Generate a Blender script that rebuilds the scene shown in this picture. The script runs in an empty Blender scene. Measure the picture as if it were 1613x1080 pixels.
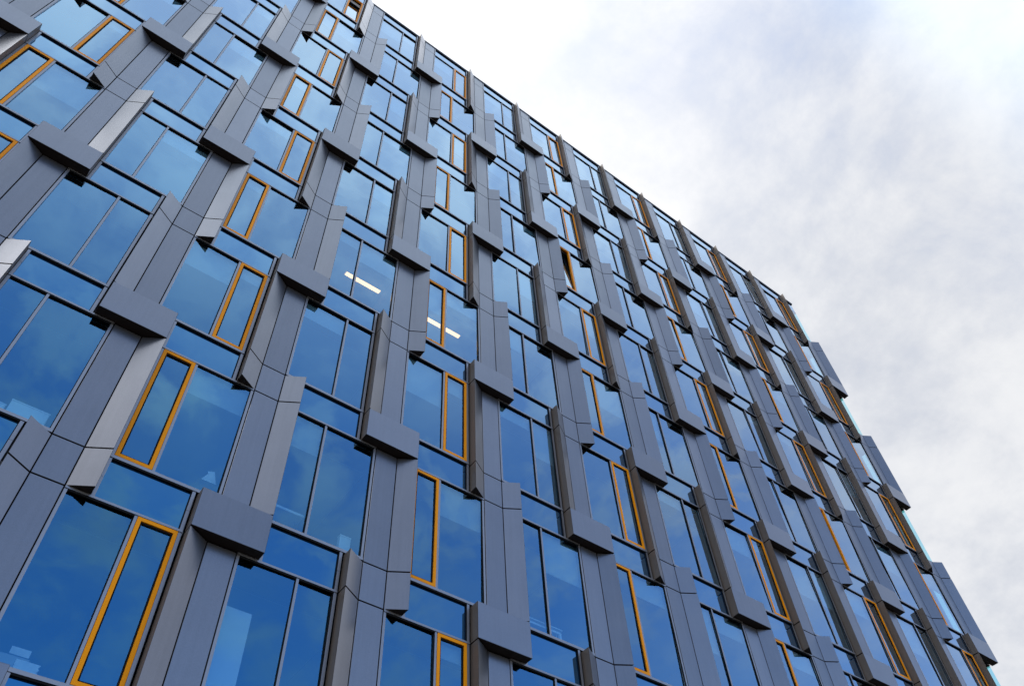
import bpy, bmesh, math, random
from mathutils import Vector, Matrix, Euler

random.seed(7)
scene = bpy.context.scene
COL = scene.collection

# ------------------------------------------------------------------ camera
P, CW, WW, D, HS, H = 2.6792, 0.4893, 0.3675, 0.215, 0.7888, 3.6
CAM = Vector((-5.6102, -10.7458, -12.219))
AZ, EL, RO = 0.7053, 0.9223, -0.074
fw = Vector((math.sin(AZ) * math.cos(EL), math.cos(AZ) * math.cos(EL), math.sin(EL)))
rt = Vector((math.cos(AZ), -math.sin(AZ), 0))
up = rt.cross(fw)
c_, s_ = math.cos(RO), math.sin(RO)
rt, up = c_ * rt + s_ * up, -s_ * rt + c_ * up
camd = bpy.data.cameras.new('camera')
cam = bpy.data.objects.new('camera', camd)
COL.objects.link(cam)
m3 = Matrix((rt, up, -fw)).transposed()
cam.matrix_world = Matrix.Translation(CAM) @ m3.to_4x4()
camd.sensor_width = 36.0
camd.lens = 36.0 * 1310.763 / 1613.0
camd.clip_start = 0.1
camd.clip_end = 6000
scene.camera = cam

scene.view_settings.view_transform = 'Standard'
scene.view_settings.look = 'None'
scene.view_settings.exposure = 0.7
scene.view_settings.gamma = 1.0

# ------------------------------------------------------------------ world: sky and clouds
SUN_AZ, SUN_EL = math.radians(-12), math.radians(67)
w = bpy.data.worlds.new('World')
scene.world = w
w.use_nodes = True
nt = w.node_tree
nt.nodes.clear()


class NT:
    """small helper to write node graphs"""
    def __init__(s, tree): s.t = tree
    def n(s, typ, **kw):
        nd = s.t.nodes.new(typ)
        for k, v in kw.items(): setattr(nd, k, v)
        return nd
    def link(s, a, b): s.t.links.new(a, b)
    def put(s, sock, v):
        if isinstance(v, bpy.types.NodeSocket): s.link(v, sock)
        else: sock.default_value = v
    def math(s, op, a, b=0.0, c=0.0, clamp=False):
        nd = s.n('ShaderNodeMath', operation=op, use_clamp=clamp)
        for i, v in enumerate((a, b, c)): s.put(nd.inputs[i], v)
        return nd.outputs[0]
    def ramp(s, v, a, b, lo=0.0, hi=1.0):
        nd = s.n('ShaderNodeMapRange', interpolation_type='SMOOTHSTEP')
        s.put(nd.inputs[0], v); s.put(nd.inputs[1], a); s.put(nd.inputs[2], b); s.put(nd.inputs[3], lo); s.put(nd.inputs[4], hi)
        return nd.outputs[0]
    def mix(s, f, a, b):
        nd = s.n('ShaderNodeMix', data_type='RGBA')
        s.put(nd.inputs[0], f); s.put(nd.inputs[6], a); s.put(nd.inputs[7], b)
        return nd.outputs[2]
    def noise(s, vec, scale, detail=4, rough=0.5, dist=0.0):
        nd = s.n('ShaderNodeTexNoise')
        if vec is not None: s.link(vec, nd.inputs['Vector'])
        nd.inputs['Scale'].default_value = scale; nd.inputs['Detail'].default_value = detail
        nd.inputs['Roughness'].default_value = rough; nd.inputs['Distortion'].default_value = dist
        return nd.outputs[0]


g = NT(nt)
sky = g.n('ShaderNodeTexSky', sky_type='NISHITA', sun_disc=False)
sky.sun_elevation = SUN_EL
sky.sun_rotation = SUN_AZ
sky.altitude = 50
sky.air_density = 1.0
sky.dust_density = 0.6
sky.ozone_density = 2.5
tc = g.n('ShaderNodeTexCoord')
sep = g.n('ShaderNodeSeparateXYZ')
g.link(tc.outputs['Generated'], sep.inputs[0])
X, Y, Z = sep.outputs
# a flat cloud deck overhead: the direction is carried up to a plane
zz = g.math('ADD', g.math('MAXIMUM', Z, 0.0), 0.28)
comb = g.n('ShaderNodeCombineXYZ')
g.link(g.math('DIVIDE', X, zz), comb.inputs[0])
g.link(g.math('DIVIDE', Y, zz), comb.inputs[1])
deck = comb.outputs[0]
n_big = g.noise(deck, 1.7, 6, 0.6, 0.3)
n_fine = g.noise(deck, 6.0, 9, 0.66, 0.15)
dens = g.math('ADD', g.math('MULTIPLY', n_big, 0.58), g.math('MULTIPLY', n_fine, 0.42))
# the deck is thick over the building and to both sides, and thins out behind the viewer
front = g.math('ADD', g.math('ADD', g.math('MULTIPLY', Y, 0.62), g.math('MAXIMUM', g.math('MULTIPLY', g.math('MULTIPLY', X, 0.42), g.ramp(Y, -0.42, -0.12, 0.15, 1.0)), g.math('MULTIPLY', X, -0.70))), g.math('MULTIPLY', Z, 0.30))
cover0 = g.ramp(g.math('ADD', g.math('MULTIPLY', front, 0.85), g.math('MULTIPLY', dens, 1.0)), 0.22, 1.0)
sund = g.n('ShaderNodeVectorMath', operation='DOT_PRODUCT')
g.link(tc.outputs['Generated'], sund.inputs[0])
sund.inputs[1].default_value = (math.sin(SUN_AZ) * math.cos(SUN_EL), math.cos(SUN_AZ) * math.cos(SUN_EL), math.sin(SUN_EL))
glow = g.ramp(g.math('ADD', sund.outputs['Value'], g.math('MULTIPLY', g.math('SUBTRACT', dens, 0.5), 0.36)), 0.66, 1.03)
shade = g.ramp(dens, 0.38, 0.60)
cl = g.mix(shade, (0.63, 0.665, 0.745, 1), (0.88, 0.89, 0.915, 1))
cl = g.mix(glow, cl, (1.2, 1.2, 1.21, 1))
ztop = g.n('ShaderNodeVectorMath', operation='DOT_PRODUCT')
g.link(tc.outputs['Generated'], ztop.inputs[0]); ztop.inputs[1].default_value = (0.2, -0.12, 0.972)
zen = g.ramp(ztop.outputs['Value'], 0.975, 0.996)  # unseen bright spot overhead, added to brighten the upper wing faces
cl = g.mix(zen, cl, (2.7, 2.7, 2.75, 1))
# unseen bright band low behind the viewer, added to fill vents and rooms
low = g.math('MULTIPLY', g.ramp(Z, 0.34, 0.08), g.ramp(Y, 0.15, -0.25))
cl = g.mix(low, cl, (1.75, 1.62, 1.45, 1))
# unseen bright patch to the left, added to brighten the wing faces
left_fill = g.math('MULTIPLY', g.math('MULTIPLY', g.ramp(X, -0.28, -0.60), g.ramp(Z, 0.55, 0.80)), g.ramp(Y, -0.52, -0.26))
cl = g.mix(left_fill, cl, (4.6, 4.6, 4.65, 1))
# high bright haze behind the viewer, under the high sun
high = g.math('MULTIPLY', g.ramp(Z, 0.62, 0.92), g.ramp(Y, 0.02, -0.22))
cl = g.mix(high, cl, (1.17, 1.37, 1.56, 1))
# faint veils in the blue part, seen in the glass
mott = g.ramp(g.noise(deck, 7.0, 5, 0.6, 0.4), 0.38, 0.64)
veil = g.math('ADD', g.math('MULTIPLY', g.ramp(g.noise(deck, 2.6, 5, 0.6, 0.5), 0.40, 0.66), 0.30),
              g.math('MULTIPLY', g.ramp(g.noise(deck, 8.5, 5, 0.6, 0.4), 0.42, 0.66), 0.52))
veil = g.math('MULTIPLY', veil, g.ramp(Z, 0.44, 0.66, 0.38, 1.0))
cover = g.math('MAXIMUM', g.math('MAXIMUM', cover0, veil), g.math('MAXIMUM', g.math('MAXIMUM', g.math('MAXIMUM', left_fill, zen), g.math('MULTIPLY', low, 0.8)), g.math('MULTIPLY', high, g.math('ADD', 0.50, g.math('MULTIPLY', mott, 0.50)))))
skyc = g.n('ShaderNodeMix', data_type='RGBA', blend_type='MULTIPLY')
skyc.inputs[0].default_value = 1.0
g.link(sky.outputs[0], skyc.inputs[6])
skyc.inputs[7].default_value = (0.90, 1.10, 1.27, 1)
# the sky texture is physically bright: the clouds are given in the same units
clb = g.n('ShaderNodeMix', data_type='RGBA', blend_type='MULTIPLY')
clb.inputs[0].default_value = 1.0
g.link(cl, clb.inputs[6]); clb.inputs[7].default_value = (4.1, 4.1, 4.1, 1)
bg = g.n('ShaderNodeBackground')
bg.inputs['Strength'].default_value = 0.15
g.link(g.mix(cover, skyc.outputs[2], clb.outputs[2]), bg.inputs['Color'])
g.link(bg.outputs[0], g.n('ShaderNodeOutputWorld').inputs[0])

sund_ = bpy.data.lights.new('sun', 'SUN')
sund_.energy = 1.2
sund_.angle = math.radians(12)
sund_.color = (1.0, 0.96, 0.9)
sun = bpy.data.objects.new('sun', sund_)
COL.objects.link(sun)
sv = Vector((math.sin(SUN_AZ) * math.cos(SUN_EL), math.cos(SUN_AZ) * math.cos(SUN_EL), math.sin(SUN_EL)))
sun.rotation_euler = sv.to_track_quat('Z', 'Y').to_euler()
sun.location = (10, 10, 60)

# ------------------------------------------------------------------ materials
def new_mat(name):
    m = bpy.data.materials.new(name)
    m.use_nodes = True
    m.node_tree.nodes.clear()
    gg = NT(m.node_tree)
    out = gg.n('ShaderNodeOutputMaterial')
    return m, gg, out


def principled(name, col, rough=0.5, metal=0.0, spec=0.5, var=0.0, vscale=6.0, grain=0.0, per_obj=0.0, coat=0.0, streak=0.0):
    m, gg, out = new_mat(name)
    b = gg.n('ShaderNodeBsdfPrincipled')
    b.inputs['Roughness'].default_value = rough
    b.inputs['Metallic'].default_value = metal
    b.inputs['Specular IOR Level'].default_value = spec
    b.inputs['Coat Weight'].default_value = coat
    col4 = (*col, 1)
    cur = None
    if var or grain or per_obj:
        tcn = gg.n('ShaderNodeTexCoord')
        geo = gg.n('ShaderNodeNewGeometry')
        f = None
        if var:
            f = gg.math('MULTIPLY', gg.math('SUBTRACT', gg.noise(geo.outputs['Position'], vscale, 5, 0.6), 0.5), var * 2)
        if grain:
            q = gg.math('MULTIPLY', gg.math('SUBTRACT', gg.noise(geo.outputs['Position'], 90, 2, 0.6), 0.5), grain * 2)
            f = q if f is None else gg.math('ADD', f, q)
        if streak:
            mp = gg.n('ShaderNodeMapping')
            gg.link(geo.outputs['Position'], mp.inputs[0])
            mp.inputs['Scale'].default_value = (14.0, 14.0, 0.55)
            q = gg.math('MULTIPLY', gg.math('SUBTRACT', gg.noise(mp.outputs[0], 1.0, 4, 0.65), 0.5), streak * 2)
            f = q if f is None else gg.math('ADD', f, q)
        if per_obj:
            oi = gg.n('ShaderNodeObjectInfo')
            q = gg.math('MULTIPLY', gg.math('SUBTRACT', oi.outputs['Random'], 0.5), per_obj * 2)
            f = q if f is None else gg.math('ADD', f, q)
        hsv = gg.n('ShaderNodeHueSaturation')
        hsv.inputs['Color'].default_value = col4
        gg.link(gg.math('ADD', f, 1.0), hsv.inputs['Value'])
        gg.link(hsv.outputs[0], b.inputs['Base Color'])
        if var:
            r = gg.math('ADD', gg.math('MULTIPLY', gg.noise(geo.outputs['Position'], vscale * 0.6, 4, 0.6), 0.12), rough - 0.06)
            gg.link(r, b.inputs['Roughness'])
    else:
        b.inputs['Base Color'].default_value = col4
    gg.link(b.outputs[0], out.inputs[0])
    return m


def glass(name, clear, coat, share, r0=0.055, back=None):
    """a coated window pane: a neutral mirror by Fresnel on the outer face, then a blue reflective coating over
    a tinted clear body (or over an opaque back coat)"""
    m, gg, out = new_mat(name)
    geo = gg.n('ShaderNodeNewGeometry')
    oi = gg.n('ShaderNodeObjectInfo')
    bump = gg.n('ShaderNodeBump')
    bump.inputs['Strength'].default_value = 0.03
    bump.inputs['Distance'].default_value = 0.05
    gg.link(gg.noise(geo.outputs['Position'], 1.1, 2, 0.5), bump.inputs['Height'])
    hs = gg.n('ShaderNodeHueSaturation')
    hs.inputs['Color'].default_value = (*coat, 1)
    gg.link(gg.math('ADD', gg.math('MULTIPLY', oi.outputs['Random'], 0.16), 0.92), hs.inputs['Value'])
    g1 = gg.n('ShaderNodeBsdfGlossy'); g1.inputs['Roughness'].default_value = 0.0
    g1.inputs['Color'].default_value = (0.96, 0.98, 1.0, 1)
    g2 = gg.n('ShaderNodeBsdfGlossy'); g2.inputs['Roughness'].default_value = 0.0
    gg.link(hs.outputs[0], g2.inputs['Color'])
    for q in (g1, g2): gg.link(bump.outputs[0], q.inputs['Normal'])
    if back is None:
        body = gg.n('ShaderNodeBsdfTransparent')
        body.inputs['Color'].default_value = (*clear, 1)
    else:
        body = gg.n('ShaderNodeBsdfDiffuse')
        body.inputs['Color'].default_value = (*back, 1)
    m1 = gg.n('ShaderNodeMixShader'); m1.inputs[0].default_value = share
    gg.link(body.outputs[0], m1.inputs[1]); gg.link(g2.outputs[0], m1.inputs[2])
    lw = gg.n('ShaderNodeLayerWeight'); lw.inputs['Blend'].default_value = 0.5
    fr = gg.math('ADD', r0, gg.math('MULTIPLY', gg.math('POWER', lw.outputs['Facing'], 2.55), 1.0 - r0), clamp=True)
    m2 = gg.n('ShaderNodeMixShader')
    gg.link(fr, m2.inputs[0]); gg.link(m1.outputs[0], m2.inputs[1]); gg.link(g1.outputs[0], m2.inputs[2])
    gg.link(m2.outputs[0], out.inputs[0])
    return m


def emit(name, col, st):
    m, gg, out = new_mat(name)
    e = gg.n('ShaderNodeEmission')
    e.inputs[0].default_value = (*col, 1); e.inputs[1].default_value = st
    gg.link(e.outputs[0], out.inputs[0])
    return m


M = dict(
    panel=principled('anodised_panel', (0.252, 0.254, 0.274), 0.30, 0.85, 0.5, 0.08, 1.2, 0.16, 0.12, streak=0.08),
    side=principled('shaded_return', (0.15, 0.125, 0.108), 0.5, 0.3, 0.5, 0.05, 1.5, 0.12, 0.04),  # same metal as the panels; their side shade is put into this brown
    soffit=principled('shaded_soffit', (0.036, 0.025, 0.020), 0.7, 0.0, 0.2, 0.1, 2.0),  # panel undersides, with their shade painted as a near-black colour
    frame=principled('grey_frame', (0.32, 0.32, 0.34), 0.38, 0.7, 0.5, 0.05, 3.0, 0.06, 0.05),
    orange=principled('orange_frame', (1.0, 0.345, 0.001), 0.42, 0.0, 0.12, 0.04, 4.0, 0.03, 0.06),
    gasket_shade=principled('black_gasket_shade', (0.006, 0.006, 0.007), 0.8, 0, 0.2),  # gaskets, joints and sashes; also paints shade and reflection along frames
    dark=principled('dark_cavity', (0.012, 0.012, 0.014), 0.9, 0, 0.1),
    glass=glass('window_glass', (0.58, 0.84, 0.97), (0.0, 0.455, 0.88), 0.34),
    spandrel=glass('spandrel_glass', None, (0.0, 0.455, 0.88), 0.35, 0.055, (0.004, 0.025, 0.07)),
    clear=glass('corner_glass', (0.52, 0.95, 0.96), (0.1, 0.4, 0.7), 0.06, 0.03),
    ceiling=principled('ceiling_tile', (0.46, 0.47, 0.47), 0.9, 0, 0.2, 0.05, 2.0),
    room=principled('room_wall', (0.17, 0.17, 0.17), 0.9, 0, 0.2, 0.1, 0.7),
    floor=principled('room_floor', (0.10, 0.10, 0.11), 0.9, 0, 0.2, 0.1, 1.0),
    blind=principled('blind_fabric', (0.45, 0.46, 0.45), 0.9, 0, 0.2, 0.05, 3.0, 0.05, 0.15),
    white=principled('white_card', (0.90, 0.90, 0.88), 0.7, 0, 0.3, 0.03, 4.0),
    ink=principled('dark_print', (0.03, 0.05, 0.10), 0.7, 0, 0.3),
    lamp=emit('lamp_tube', (1.0, 0.43, 0.13), 3.3),
    lampbody=principled('lamp_body', (0.7, 0.7, 0.68), 0.6),
    coping=principled('blue_grey_coping', (0.05, 0.08, 0.13), 0.35, 0.5, 0.5, 0.05, 2.0),
    asphalt=principled('asphalt', (0.04, 0.038, 0.037), 0.9, 0, 0.3, 0.2, 3.0, 0.3),
    paving=principled('paving', (0.10, 0.092, 0.085), 0.85, 0, 0.3, 0.15, 1.5, 0.2),
    kerb=principled('kerb_stone', (0.22, 0.22, 0.215), 0.85, 0, 0.3, 0.1, 3.0, 0.1),
    roof=principled('roof_membrane', (0.18, 0.18, 0.18), 0.9, 0, 0.2, 0.1, 1.0),
    paint=principled('road_paint', (0.75, 0.75, 0.72), 0.7, 0, 0.3, 0.1, 5.0, 0.1),
)


# ------------------------------------------------------------------ mesh builder
class MB:
    def __init__(s):
        s.v, s.f, s.mi, s.mats = [], [], [], []
    def _m(s, mat):
        if mat not in s.mats: s.mats.append(mat)
        return s.mats.index(mat)
    def prism(s, poly, z0, z1, mat, side=None, o=(0, 0, 0), under=None):
        """poly: x,y corners, anticlockwise seen from above; side: {edge index: material}"""
        n = len(poly); b = len(s.v)
        for z in (z0, z1):
            for x, y in poly: s.v.append((x + o[0], y + o[1], z + o[2]))
        s.f.append(tuple(b + i for i in reversed(range(n)))); s.mi.append(s._m(under or mat))
        s.f.append(tuple(b + n + i for i in range(n))); s.mi.append(s._m(mat))
        for i in range(n):
            j = (i + 1) % n
            s.f.append((b + i, b + j, b + n + j, b + n + i))
            s.mi.append(s._m(side[i] if side and i in side else mat))
    def box(s, x0, x1, y0, y1, z0, z1, mat, o=(0, 0, 0), side=None, under=None):
        s.prism([(x0, y0), (x1, y0), (x1, y1), (x0, y1)], z0, z1, mat, side, o, under)
    def quad(s, pts, mat):
        b = len(s.v); s.v += [tuple(p) for p in pts]
        s.f.append((b, b + 1, b + 2, b + 3)); s.mi.append(s._m(mat))
    def add(s, o2, off):
        """append another builder moved by off"""
        b = len(s.v)
        s.v += [(x + off[0], y + off[1], z + off[2]) for x, y, z in o2.v]
        for f, mi in zip(o2.f, o2.mi):
            s.f.append(tuple(b + i for i in f)); s.mi.append(s._m(o2.mats[mi]))
    def mesh(s, name, bevel=0.0):
        me = bpy.data.meshes.new(name)
        me.from_pydata(s.v, [], s.f)
        for m in s.mats: me.materials.append(M[m])
        for p, i in zip(me.polygons, s.mi): p.material_index = i
        if bevel:
            bm = bmesh.new(); bm.from_mesh(me)
            bmesh.ops.bevel(bm, geom=list(bm.edges), offset=bevel, segments=1, affect='EDGES', clamp_overlap=True)
            bm.to_mesh(me); bm.free()
        me.update()
        return me


def link(name, me, parent=None, loc=(0, 0, 0), kind=None, rot=None):
    o = bpy.data.objects.new(name, me)
    COL.objects.link(o)
    o.location = loc
    if rot: o.rotation_euler = rot
    if parent: o.parent = parent
    if kind: o['kind'] = kind
    return o


def tag(o, label, cat, group=None):
    o['label'] = label; o['category'] = cat
    if group: o['group'] = group


# ------------------------------------------------------------------ ground
GZ = -13.85
gm = MB(); gm.box(-400, 400, -400, 400, GZ - 0.5, GZ - 0.13, 'asphalt')
link('ground', gm.mesh('ground'), kind='structure')
gm = MB(); gm.box(-60, 60, -9.0, 0.0, GZ - 0.129, GZ, 'paving')
link('pavement', gm.mesh('pavement'), kind='structure')
gm = MB()
for i in range(120): gm.box(-60 + i, -59.006 + i, -9.16, -9.003, GZ - 0.129, GZ + 0.004, 'kerb')
link('kerb', gm.mesh('kerb'), kind='structure')
gm = MB()
for i in range(30): gm.box(-60 + i * 4, -58 + i * 4, -13.06, -12.94, GZ - 0.1299, GZ - 0.126, 'paint')
link('road_marking', gm.mesh('road_marking'), kind='structure')

# ------------------------------------------------------------------ the building
K0, K1 = -3, 7                    # lowest and top spandrel band
P0, P1 = -7, 9                    # piers
XL = P0 * P - 1.2                 # left end
XR = P1 * P + 0.42                # right corner
DEPTH = 18.0
TOP = K1 * H + HS
bld = bpy.data.objects.new('office_building', None)
COL.objects.link(bld)
bld.location = (0, 0, GZ)
tag(bld, 'tall glass office building with grey zigzag metal piers and orange framed window vents', 'building')
OZ = -GZ                          # children are given relative to the base


def part(name, me, loc=(0, 0, 0), parent=None, kind=None, rot=None):
    if parent is None: loc = (loc[0], loc[1], loc[2] + OZ); parent = bld
    return link(name, me, parent, loc, kind, rot)


def project(x, y, z):
    v = Vector((x, y, z)) - CAM
    d = v.dot(fw)
    if d < 0.1: return None
    k = 1310.763 / d
    return 806.5 + k * v.dot(rt), 540 - k * v.dot(up)


def seen(x0, x1, z0, z1):
    """picture area of a facade rectangle that falls in the frame: used only to choose which repeats are separate parts"""
    n = 0; pts = [project(x, -0.05, z) for x, z in ((x0, z0), (x1, z0), (x1, z1), (x0, z1))]
    if None in pts: return 0
    a = abs(sum(pts[i][0] * pts[(i + 1) % 4][1] - pts[(i + 1) % 4][0] * pts[i][1] for i in range(4))) / 2
    for i in range(9):
        for j in range(9):
            q = project(x0 + (x1 - x0) * i / 8, -0.05, z0 + (z1 - z0) * j / 8)
            if 0 <= q[0] <= 1613 and 0 <= q[1] <= 1080: n += 1
    return a * n / 81


# ---- body: slabs, ceilings, back wall, end walls, roof
for k in range(K0, K1 + 1):
    b = MB(); z = k * H
    b.box(XL + 0.2, XR - 0.22, 0.13, DEPTH - 0.2, z + 0.02, z + 0.10, 'ceiling')
    b.box(XL + 0.2, XR - 0.22, 0.135, DEPTH - 0.2, z + 0.101, z + HS + 0.06, 'floor')
    b.box(XL + 0.2, XR - 1.3, 0.18, 0.60, z - 0.16, z + 0.019, 'dark')   # pelmet over the windows, coloured dark and widened to blacken the box reflections
    part('floor_slab', b.mesh('floor_slab'))
b = MB(); b.box(XL + 0.2, XR - 3.0, 6.5, 6.7, GZ, TOP - 0.1, 'room')
for i in range(P0 + 1, P1, 2): b.box(i * P - 0.06, i * P + 0.06, 0.32, 6.49, GZ, TOP - 0.1, 'room')
part('inner_wall', b.mesh('inner_wall'))
b = MB()
b.box(XL, XL + 0.2, 0.12, DEPTH, GZ, TOP, 'panel')
b.box(XL, XR, DEPTH, DEPTH + 0.2, GZ, TOP, 'panel')
b.box(XR - 0.06, XR - 0.012, 0.602, DEPTH, GZ, TOP, 'panel')
b.box(XR - 0.20, XR - 0.062, 0.64, DEPTH - 0.2, GZ, TOP - 0.02, 'room')
part('end_wall', b.mesh('end_wall'))
b = MB(); b.box(XL, XR, 0.05, DEPTH + 0.2, TOP + 0.003, TOP + 0.06, 'roof')
part('roof', b.mesh('roof'))
b = MB()
b.box(XL, XR + 0.03, -0.030, 0.20, TOP + 0.064, TOP + 0.11, 'coping')
b.box(XL, XR + 0.01, -0.012, 0.048, TOP + 0.02, TOP + 0.062, 'frame')
b.box(XL, XR + 0.02, -0.002, 0.046, TOP - 0.004, TOP + 0.018, 'gasket_shade')
part('coping', b.mesh('coping'))
# ground floor shopfront under the lowest band
b = MB()
b.box(XL, XR, 0.10, 0.14, GZ + 0.4, K0 * H - 0.02, 'spandrel')
b.box(XL, XR, 0.0, 0.12, GZ, GZ + 0.4, 'panel')
for i in range(P0 * 2, P1 * 2 + 1): b.box(i * P / 2 - 0.04, i * P / 2 + 0.04, 0.02, 0.098, GZ + 0.4, K0 * H - 0.02, 'frame')
part('ground_floor_front', b.mesh('ground_floor_front'))

# ---- piers
I, O = CW / 2, CW / 2 + WW
J, JH = 0.008, 0.012              # half a joint, upright and level


def fin_poly(s):
    if s < 0: return [(-O, -D), (-I - J, -0.004), (-I - J, 0.03), (-O, 0.03)], 3
    return [(I + J, -0.004), (O, -D), (O, 0.03), (I + J, 0.03)], 1


def fin(s, segs):
    """a folded wing beside the pier; segs: list of z ranges with a dark joint between them"""
    m = MB(); poly, e = fin_poly(s)
    for z0, z1 in segs:
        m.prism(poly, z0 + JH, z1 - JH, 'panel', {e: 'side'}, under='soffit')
    q = [(x * 0.0 + (-O + 0.02 if s < 0 else O - 0.02) if abs(abs(x) - O) < 1e-6 else x, min(y + 0.025, 0.028)) for x, y in poly]
    z0, z1 = segs[0][0], segs[-1][1]
    j = MB(); j.prism(q, z0 + 0.03, z1 - 0.03, 'gasket_shade')
    return m, j


def box_elem():
    m = MB()
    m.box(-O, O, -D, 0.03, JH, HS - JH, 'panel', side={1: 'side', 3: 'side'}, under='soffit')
    return m


def pier_panel(segs):
    m = MB()
    for z0, z1 in segs: m.box(-I + J, I - J, -0.004, 0.03, z0 + JH, z1 - JH, 'panel')
    return m


def backing(p):
    m = MB()
    if p < P1: m.box(-I - 0.012, I + 0.012, 0.034, 0.125, GZ, TOP, 'dark')
    else:       # the last pier is open to the glazed corner on every second storey
        m.box(-I - 0.012, I + 0.012, 0.034, 0.125, GZ, K0 * H, 'dark')
        for k in range(K0, K1): m.box(-I - 0.012, I + 0.012, 0.034, 0.125, k * H + 0.0005, k * H + (HS if k % 2 == 0 else H), 'dark')
    for s in range(K0 - 1, K1):
        z0, z1 = (s * H + HS, (s + 1) * H)
        if s < K0: z0 = GZ
        if s % 2 == 0: m.box(-O + 0.004, -I - 0.0122, 0.0342, 0.1248, z0, z1, 'dark')
        else: m.box(I + 0.0122, (0.40 if p == P1 else O - 0.004), 0.0342, 0.1248, z0, z1, 'dark')
    for k in range(K0, K1 + (p < P1)):
        for a, c in ((-O + 0.004, -I - 0.0122), (I + 0.0122, (0.40 if p == P1 else O - 0.004)))[:1 if k == K1 else 2]:
            m.box(a, c, 0.0342, 0.1248, k * H + 0.001, k * H + HS - 0.001, 'dark')
    return m


class Repeats:
    """collects the repeats of one part; the largest in the picture become parts of their own, the rest one stuff part"""
    def __init__(s, name, cap=100, bevel=0.0): s.name, s.cap, s.bevel, s.items, s.cache = name, cap, bevel, [], {}
    def add(s, key, make, loc, ext, make_obj=None):
        s.items.append((seen(loc[0] + ext[0], loc[0] + ext[1], loc[2] + ext[2], loc[2] + ext[3]), key, make, loc, make_obj))
    def build(s):
        s.items.sort(key=lambda t: -t[0])
        rest = MB(); n = 0
        for area, key, make, loc, mo in s.items:
            if area > 0 and n < s.cap:
                n += 1
                if mo: mo(loc)
                else:
                    if key not in s.cache:
                        mk = make()
                        if isinstance(mk, tuple): s.cache[key] = (mk[0].mesh(s.name, s.bevel), mk[1].mesh('joint'))
                        else: s.cache[key] = (mk.mesh(s.name, s.bevel), None)
                    me, jm = s.cache[key]
                    o = part(s.name, me, loc)
                    if jm: link('joint', jm, o)
            else:
                mk = make()
                for q in (mk if isinstance(mk, tuple) else (mk,)): rest.add(q, loc)
        if rest.v: part(s.name, rest.mesh(s.name), kind='stuff')


fins = Repeats('wing_panel', 100, 0.004)
boxes = Repeats('box_panel', 100, 0.005)
pans = Repeats('pier_panel', 100, 0.004)
for p in range(P0, P1 + 1):
    x = p * P
    part('pier_backing', backing(p).mesh('pier_backing'), (x, 0, 0))
    typ = p % 2                   # 0: boxes on even bands, 1: boxes on odd bands
    def hasbox(k): return (k % 2 == typ) and k < K1
    for k in range(K0, K1 + 1):
        if hasbox(k): boxes.add('b', box_elem, (x, 0, k * H), (-O, O, 0, HS))
    for s in range(K0, K1):
        win = (HS, H)
        segs = [win]
        if not hasbox(s): segs.insert(0, (0, HS))
        if not hasbox(s + 1): segs.append((H, H + HS))
        side = -1 if s % 2 == 0 else 1
        key = (side, tuple(segs))
        a = O * side; c = I * side
        fins.add(key, lambda side=side, segs=segs: fin(side, segs), (x, 0, s * H), (min(a, c), max(a, c), segs[0][0], segs[-1][1]))
        ps = [win] + ([(H, H + HS)] if not hasbox(s + 1) else [])
        if p == P1 and s % 2 == 0: continue      # glazed corner
        pans.add(tuple(ps), lambda ps=ps: pier_panel(ps), (x, 0, s * H), (-I, I, ps[0][0], ps[-1][1]))
for r in (fins, boxes, pans): r.build()

# ---- windows
GY = 0.036                        # depth of the glass behind the frame face
ZB, ZT = HS + 0.075, H - 0.030    # clear opening between the transoms
LIT = {(-1, 1), (0, 1)}
OPEN = {(-2, 6): 4, (2, 3): 4.2, (6, 1): 15}


def lay(s, orange):
    """x layout of a window in a bay, measured from the pier on its left"""
    if s % 2:   # wings on the right of each pier: the narrow light is on the left
        return dict(L=0.622, R=P - I - 0.012, jl=0.672, jr=P - I - 0.058, m0=1.277, m1=1.322, narrow=0)
    return dict(L=I + 0.012, R=P - O - 0.036, jl=I + 0.060, jr=P - O - 0.105 + 0.015, m0=1.297, m1=1.342, narrow=1)


def frame_mesh(s, orange):
    l = lay(s, orange); m = MB()
    m.box(l['L'], l['jl'], 0.0, 0.12, ZB, ZT, 'frame')
    m.box(l['jr'], l['R'], 0.0, 0.12, ZB, ZT, 'frame')
    m.box(l['m0'], l['m1'], 0.0, 0.12, ZB, ZT, 'frame')
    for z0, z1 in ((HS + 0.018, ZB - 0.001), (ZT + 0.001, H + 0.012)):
        m.box(l['L'], l['R'], -0.012, 0.12, z0, z1, 'frame', under='gasket_shade')  # transom underside coloured black for its shade
    # gasket strips at head and left of uprights, black for shade and reflection there
    m.box(l['jl'] + .0005, l['m0'] - .0005, -0.004, 0.02, ZT - 0.028, ZT - 0.0005, 'gasket_shade')
    m.box(l['m1'] + .0005, l['jr'] - .0005, -0.004, 0.02, ZT - 0.028, ZT - 0.0005, 'gasket_shade')
    for xx in (l['m0'], l['jr']): m.box(xx - 0.012, xx - 0.0005, 0.006, 0.03, ZB + 0.001, ZT - 0.030, 'gasket_shade')
    return m


def pane_mesh(x0, x1, z0, z1, mat):
    m = MB(); hx, hz = (x1 - x0) / 2, (z1 - z0) / 2
    m.quad([(-hx, 0, -hz), (hx, 0, -hz), (hx, 0, hz), (-hx, 0, hz)], mat)
    return m


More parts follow.
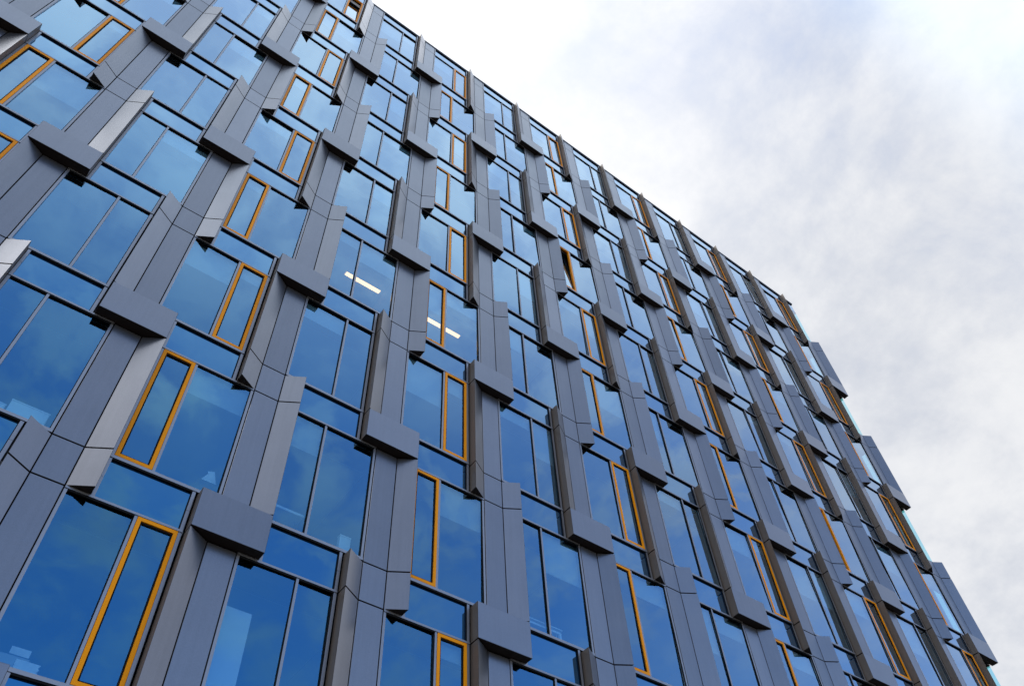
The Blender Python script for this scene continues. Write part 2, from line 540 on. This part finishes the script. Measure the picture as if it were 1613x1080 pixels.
def vent_frame_mesh(x0, x1):
    m = MB(); t = 0.062; y0, y1 = -0.008, 0.06
    z0, z1 = ZB + 0.008, ZT - 0.006
    m.box(x0, x0 + t, y0, y1, z0, z1, 'orange')
    m.box(x1 - t, x1, y0, y1, z0, z1, 'orange')
    m.box(x0 + t + .0003, x1 - t - .0003, y0, y1, z0, z0 + t, 'orange')
    m.box(x0 + t + .0003, x1 - t - .0003, y0, y1, z1 - t, z1, 'orange')
    return m


def sash_mesh(x0, x1):
    """inner sash round the vent glass, hinged at its foot (the origin)"""
    m = MB(); t = 0.022; w_ = (x1 - x0) / 2; h_ = ZT - ZB - 0.15
    for a, c, e, f_ in ((-w_, -w_ + t, 0, h_), (w_ - t, w_, 0, h_), (-w_ + t, w_ - t, 0, t), (-w_ + t, w_ - t, h_ - t, h_)):
        m.box(a + .0002, c - .0002, 0.0, 0.05, e, f_, 'gasket_shade')
    return m, h_


_c = {}


def cached(key, make):
    if key not in _c: _c[key] = make()
    return _c[key]


rng = random.Random(3)
BLIND = {(-2, -1): (0.0, 0.62), (-1, 0): (0.5, 0.0), (-1, -1): (0.75, 0.0), (0, -1): (0.0, 0.8), (1, -1): (0.0, 1.05), (2, -1): (0.0, 0.55), (0, 2): (0.0, 0.0),
         (-3, 0): (0, 0), (-3, -1): (0, 0), (-2, -2): (0, 0), (-1, -2): (0, 0)}


def make_window(p, s):
    orange = p % 2 == 0
    l = lay(s, orange); par = s % 2
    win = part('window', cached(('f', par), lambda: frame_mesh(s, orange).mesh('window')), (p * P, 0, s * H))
    lights = [(l['jl'], l['m0']), (l['m1'], l['jr'])]
    bl = BLIND.get((p, s))
    if bl is None:
        bl = tuple(rng.choice((0, 0, 0, 0.35, 0.5, 0.8, 1.2)) for _ in (0, 1))
    for i, (x0, x1) in enumerate(lights):
        jit = (math.radians(rng.uniform(-.65, .65)), 0, math.radians(rng.uniform(-.65, .65)))
        if orange and i == l['narrow']:
            a, c = x0 + 0.006, x1 - 0.006
            link('vent_frame', cached(('v', par), lambda: vent_frame_mesh(a, c).mesh('vent_frame')), win)
            sm, hh = cached(('s', par), lambda: (lambda q: (q[0].mesh('vent_sash'), q[1]))(sash_mesh(a + 0.064, c - 0.064)))
            ang = OPEN.get((p, s), 0)
            gm_ = cached(('vg', par), lambda: pane_mesh(a + 0.086, c - 0.086, 0, hh - 0.044, 'glass').mesh('pane'))
            th = -math.radians(ang)
            base = Vector(((a + c) / 2, 0.012, ZB + 0.074))
            R_ = Matrix.Rotation(th, 3, 'X')
            link('vent_sash', sm, win, base, rot=(th, 0, 0))
            link('pane', gm_, win, base + R_ @ Vector((0, 0.018, hh / 2)), rot=(th + (jit[0] if not ang else 0), 0, 0))
        else:
            me = cached(('g', par, i), lambda: pane_mesh(x0, x1, ZB, ZT, 'glass').mesh('pane'))
            link('pane', me, win, ((x0 + x1) / 2, GY, (ZB + ZT) / 2), rot=jit)
        if bl[i]:
            me = cached(('bl', par, i, bl[i]), lambda: (lambda m: (m.box(x0 - .0, x1 + .0, 0.125, 0.128, ZT - bl[i], ZT, 'blind'), m.box(x0, x1, 0.1185, 0.1345, ZT - bl[i] - 0.028, ZT - bl[i] - .0005, 'blind'), m)[2])(MB()).mesh('blind'))
            link('blind', me, win)
    return win


def window_rest(p, s):
    orange = p % 2 == 0
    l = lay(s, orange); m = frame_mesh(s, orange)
    for i, (x0, x1) in enumerate(((l['jl'], l['m0']), (l['m1'], l['jr']))):
        if orange and i == l['narrow']:
            m.add(vent_frame_mesh(x0 + .006, x1 - .006), (0, 0, 0))
        m.quad([(x0, GY, ZB), (x1, GY, ZB), (x1, GY, ZT), (x0, GY, ZT)], 'glass')
    return m


wins = Repeats('window', 100)
spans = Repeats('spandrel', 100)


def spandrel_mesh(a0=0.622):
    m = MB()
    for a, c in ((a0, a0 + 0.05), (P - O - 0.105 + 0.015, P - O - 0.036)):
        m.box(a, c, 0.0, 0.10, 0.014, 0.40, 'frame'); m.box(a, c, 0.0, 0.10, 0.405, HS + 0.016, 'frame')
    a, c = a0 + 0.05, P - O - 0.09
    m.quad([(a, GY, 0.0125), (c, GY, 0.0125), (c, GY, HS + 0.0175), (a, GY, HS + 0.0175)], 'spandrel')
    m.box(a + .0005, c - .0005, -0.004, 0.02, HS - 0.010, HS + 0.0175, 'gasket_shade')  # black strip drawing the shade and reflection under the transom
    m.box(c - 0.012, c - .0005, 0.004, 0.03, 0.014, HS - 0.012, 'gasket_shade')
    return m


for p in range(P0, P1):
    for s in range(K0, K1):
        l = lay(s, p % 2 == 0)
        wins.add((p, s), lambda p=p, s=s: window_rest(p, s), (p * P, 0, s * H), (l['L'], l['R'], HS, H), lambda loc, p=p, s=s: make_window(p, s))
    for k in range(K0, K1 + 1):
        spans.add('s' if k < K1 else 't', spandrel_mesh if k < K1 else (lambda: spandrel_mesh(I + 0.012)), (p * P, 0, k * H), (0.63, P - O - 0.04, 0, HS))
wins.build(); spans.build()

# ---- glazed corner beyond the last pier
for s in range(K0, K1):
    z = s * H
    b = MB()
    x0, x1 = P1 * P - I + 0.002, XR
    if s % 2 == 0:
        b.box(x0, x0 + 0.04, 0.0, 0.10, ZB, ZT, 'frame')
        b.quad([(x0 + 0.04, GY, ZB), (x1 - 0.01, GY, ZB), (x1 - 0.01, GY, ZT), (x0 + 0.04, GY, ZT)], 'clear')
    b.quad([(x1 - 0.01, GY + .001, ZB), (x1 - 0.01, 0.55, ZB), (x1 - 0.01, 0.55, ZT), (x1 - 0.01, GY + .001, ZT)], 'clear')
    b.box(x1 - 0.06, x1 + 0.004, 0.551, 0.60, ZB, ZT, 'frame')
    part('corner_window', b.mesh('corner_window'), (0, 0, z))
for k in range(K0, K1 + 1):
    b = MB(); x0, x1 = P1 * P + I + 0.012, XR
    for z0, z1 in ((HS + 0.018, ZB - 0.001), (-0.029, 0.012)):
        b.box(x0, x1 + 0.012, 0.0325, 0.10, z0, z1, 'frame', under='gasket_shade')  # black underside colour stands for shade, also on the return
        b.box(x1 - 0.08, x1 + 0.012, 0.1005, 0.60, z0, z1, 'frame', under='gasket_shade')
    if k == K1:
        x0 = P1 * P - I + 0.002
        b.quad([(x0, GY, 0.0125), (x1 - 0.01, GY, 0.0125), (x1 - 0.01, GY, HS + 0.0175), (x0, GY, HS + 0.0175)], 'spandrel')
    b.quad([(x1 - 0.01, GY + .001, 0.0125), (x1 - 0.01, 0.60, 0.0125), (x1 - 0.01, 0.60, HS + 0.0175), (x1 - 0.01, GY + .001, HS + 0.0175)], 'spandrel')
    part('corner_spandrel', b.mesh('corner_spandrel'), (0, 0, k * H))

# ---- two lit ceiling lights
for x0, x1 in ((-1.22, -0.16), (1.36, 2.52)):
    b = MB(); b.box(x0 - .03, x1 + .03, 1.08, 1.21, 2 * H - 0.03, 2 * H + 0.019, 'lampbody')
    lt = part('ceiling_light', b.mesh('ceiling_light'))
    for y0, y1 in ((1.092, 1.137), (1.151, 1.198)):
        b = MB(); b.box(x0, x1, y0, y1, 2 * H - 0.05, 2 * H - 0.031, 'lamp')
        link('lamp_tube', b.mesh('lamp_tube'), lt)

# ------------------------------------------------------------------ things standing on the window sills
SILL = HS + 0.062                 # top of the floor behind the glass


def thing(name, label, cat, loc, rz=0, group=None):
    o = bpy.data.objects.new(name, None); COL.objects.link(o)
    o.location = loc; o.rotation_euler = (0, 0, rz)
    tag(o, label, cat, group)
    return o


def carton(name, label, loc, w_, d_, h_, rz, printed):
    t = thing(name, label, 'box', loc, rz)
    b = MB(); b.box(-w_ / 2, w_ / 2, -d_ / 2, d_ / 2, 0, h_, 'white'); link('box_body', b.mesh('box_body', 0.004), t)
    b = MB(); b.box(-w_ / 2 - .006, w_ / 2 + .006, -d_ / 2 - .006, d_ / 2 + .006, h_ + .0005, h_ + 0.025, 'white'); link('lid', b.mesh('lid', 0.003), t)
    if printed:
        b = MB()
        for i in range(5): b.box(-0.14 + i * 0.05, -0.11 + i * 0.05, -d_ / 2 - .003, -d_ / 2 - .0003, h_ * 0.45, h_ * 0.53, 'ink')
        link('printed_mark', b.mesh('printed_mark'), t)
    return t


carton('storage_box', 'large plain white box standing on the sill behind the lower left window', (-3 * P + 2.00, 0.36, -H + SILL), 0.56, 0.38, 0.40, 0.0, False)
carton('storage_box', 'white box with a dark printed mark at the left picture edge beside the larger box', (-3 * P + 1.50, 0.36, -H + SILL), 0.34, 0.30, 0.30, 0.1, True)

t = thing('display_board', 'tall pale blue board leaning inside the bottom window beside the pier', 'board', (-P + 0.52, 0.30, -2 * H + SILL))
b = MB(); b.box(-0.26, 0.30, 0.0, 0.03, 0, 2.02, 'white'); link('board_face', b.mesh('board_face', 0.003), t)
b = MB(); b.box(-0.2, 0.24, -0.02, 0.16, -0.0, 0.03, 'lampbody'); link('board_foot', b.mesh('board_foot', 0.002), t)

carton('paper_carton', 'narrow upright white carton on the sill behind a dark pier edge', (-P + 2.16, 0.30, -H + SILL), 0.22, 0.10, 0.52, 0.0, False)

t = thing('desk_frame', 'white tubular desk frame seen through the window across a mullion', 'desk frame', (P + 1.27, 0.20, -H + SILL))
for x0 in (-0.48, 0.42):
    b = MB(); b.box(x0, x0 + 0.06, -0.02, 0.02, 0, 0.28, 'white'); link('leg', b.mesh('leg', 0.004), t)
b = MB(); b.box(-0.48, 0.48, -0.02, 0.02, 0.281, 0.33, 'white'); link('rail', b.mesh('rail', 0.004), t)
b = MB(); b.box(-0.50, 0.50, -0.04, 0.5, 0.37, 0.395, 'white'); link('desk_top', b.mesh('desk_top', 0.004), t)
for x0 in (-0.46, 0.44):
    b = MB(); b.box(x0, x0 + 0.02, 0.1, 0.12, 0.0, 0.3695, 'lampbody'); link('leg', b.mesh('leg', 0.002), t)

t = thing('paper_stack', 'white paper stack lying along the sill of the lowest left window', 'papers', (-2 * P + 0.81, 0.19, -2 * H + SILL))
b = MB()
for i in range(12): b.box(-0.14 + .006 * (i % 2), 0.14 + .008 * (i % 3), -0.05, 0.10, i * 0.018, i * 0.018 + 0.017, 'white')
link('sheets', b.mesh('sheets'), t)

t = thing('low_shelf', 'white shelf edge behind the narrow pane beside the pale wing panel', 'shelf', (-P + 1.0, 0.17, -H + SILL))
b = MB(); b.box(-0.27, 0.27, -0.02, 0.30, 0.47, 0.52, 'white'); link('shelf_board', b.mesh('shelf_board', 0.003), t)
for x0 in (-0.25, 0.22):
    b = MB(); b.box(x0, x0 + 0.03, 0.20, 0.23, 0, 0.4695, 'dark'); link('leg', b.mesh('leg'), t)

t = thing('letter_holder', 'dark letter holder with tilted white sheets at the lower right of an orange framed window', 'letter holder', (-2 * P + 2.20, 0.22, -H + SILL))
b = MB(); b.box(-0.15, 0.15, -0.06, 0.10, 0, 0.40, 'dark'); link('holder', b.mesh('holder', 0.004), t)
for x0, h0, a0 in ((-0.07, 0.17, 0.5), (0.08, 0.25, -0.35)):
    b = MB(); b.box(-0.06, 0.06, 0, 0.004, 0, h0, 'white'); link('sheet', b.mesh('sheet'), t, (x0, -0.03, 0.395), rot=(0.1, a0, 0))

t = thing('storage_box', 'pale box with an open flap in the lower left corner window', 'box', (-2 * P + 0.60, 0.5, -2 * H + SILL))
b = MB(); b.box(-0.26, 0.24, -0.15, 0.15, 0, 0.36, 'blind'); link('box_body', b.mesh('box_body', 0.004), t)
b = MB(); b.prism([(-0.02, -0.16), (0.22, -0.16), (0.22, -0.15), (-0.02, -0.15)], 0.37, 0.47, 'white'); link('flap', b.mesh('flap'), t)
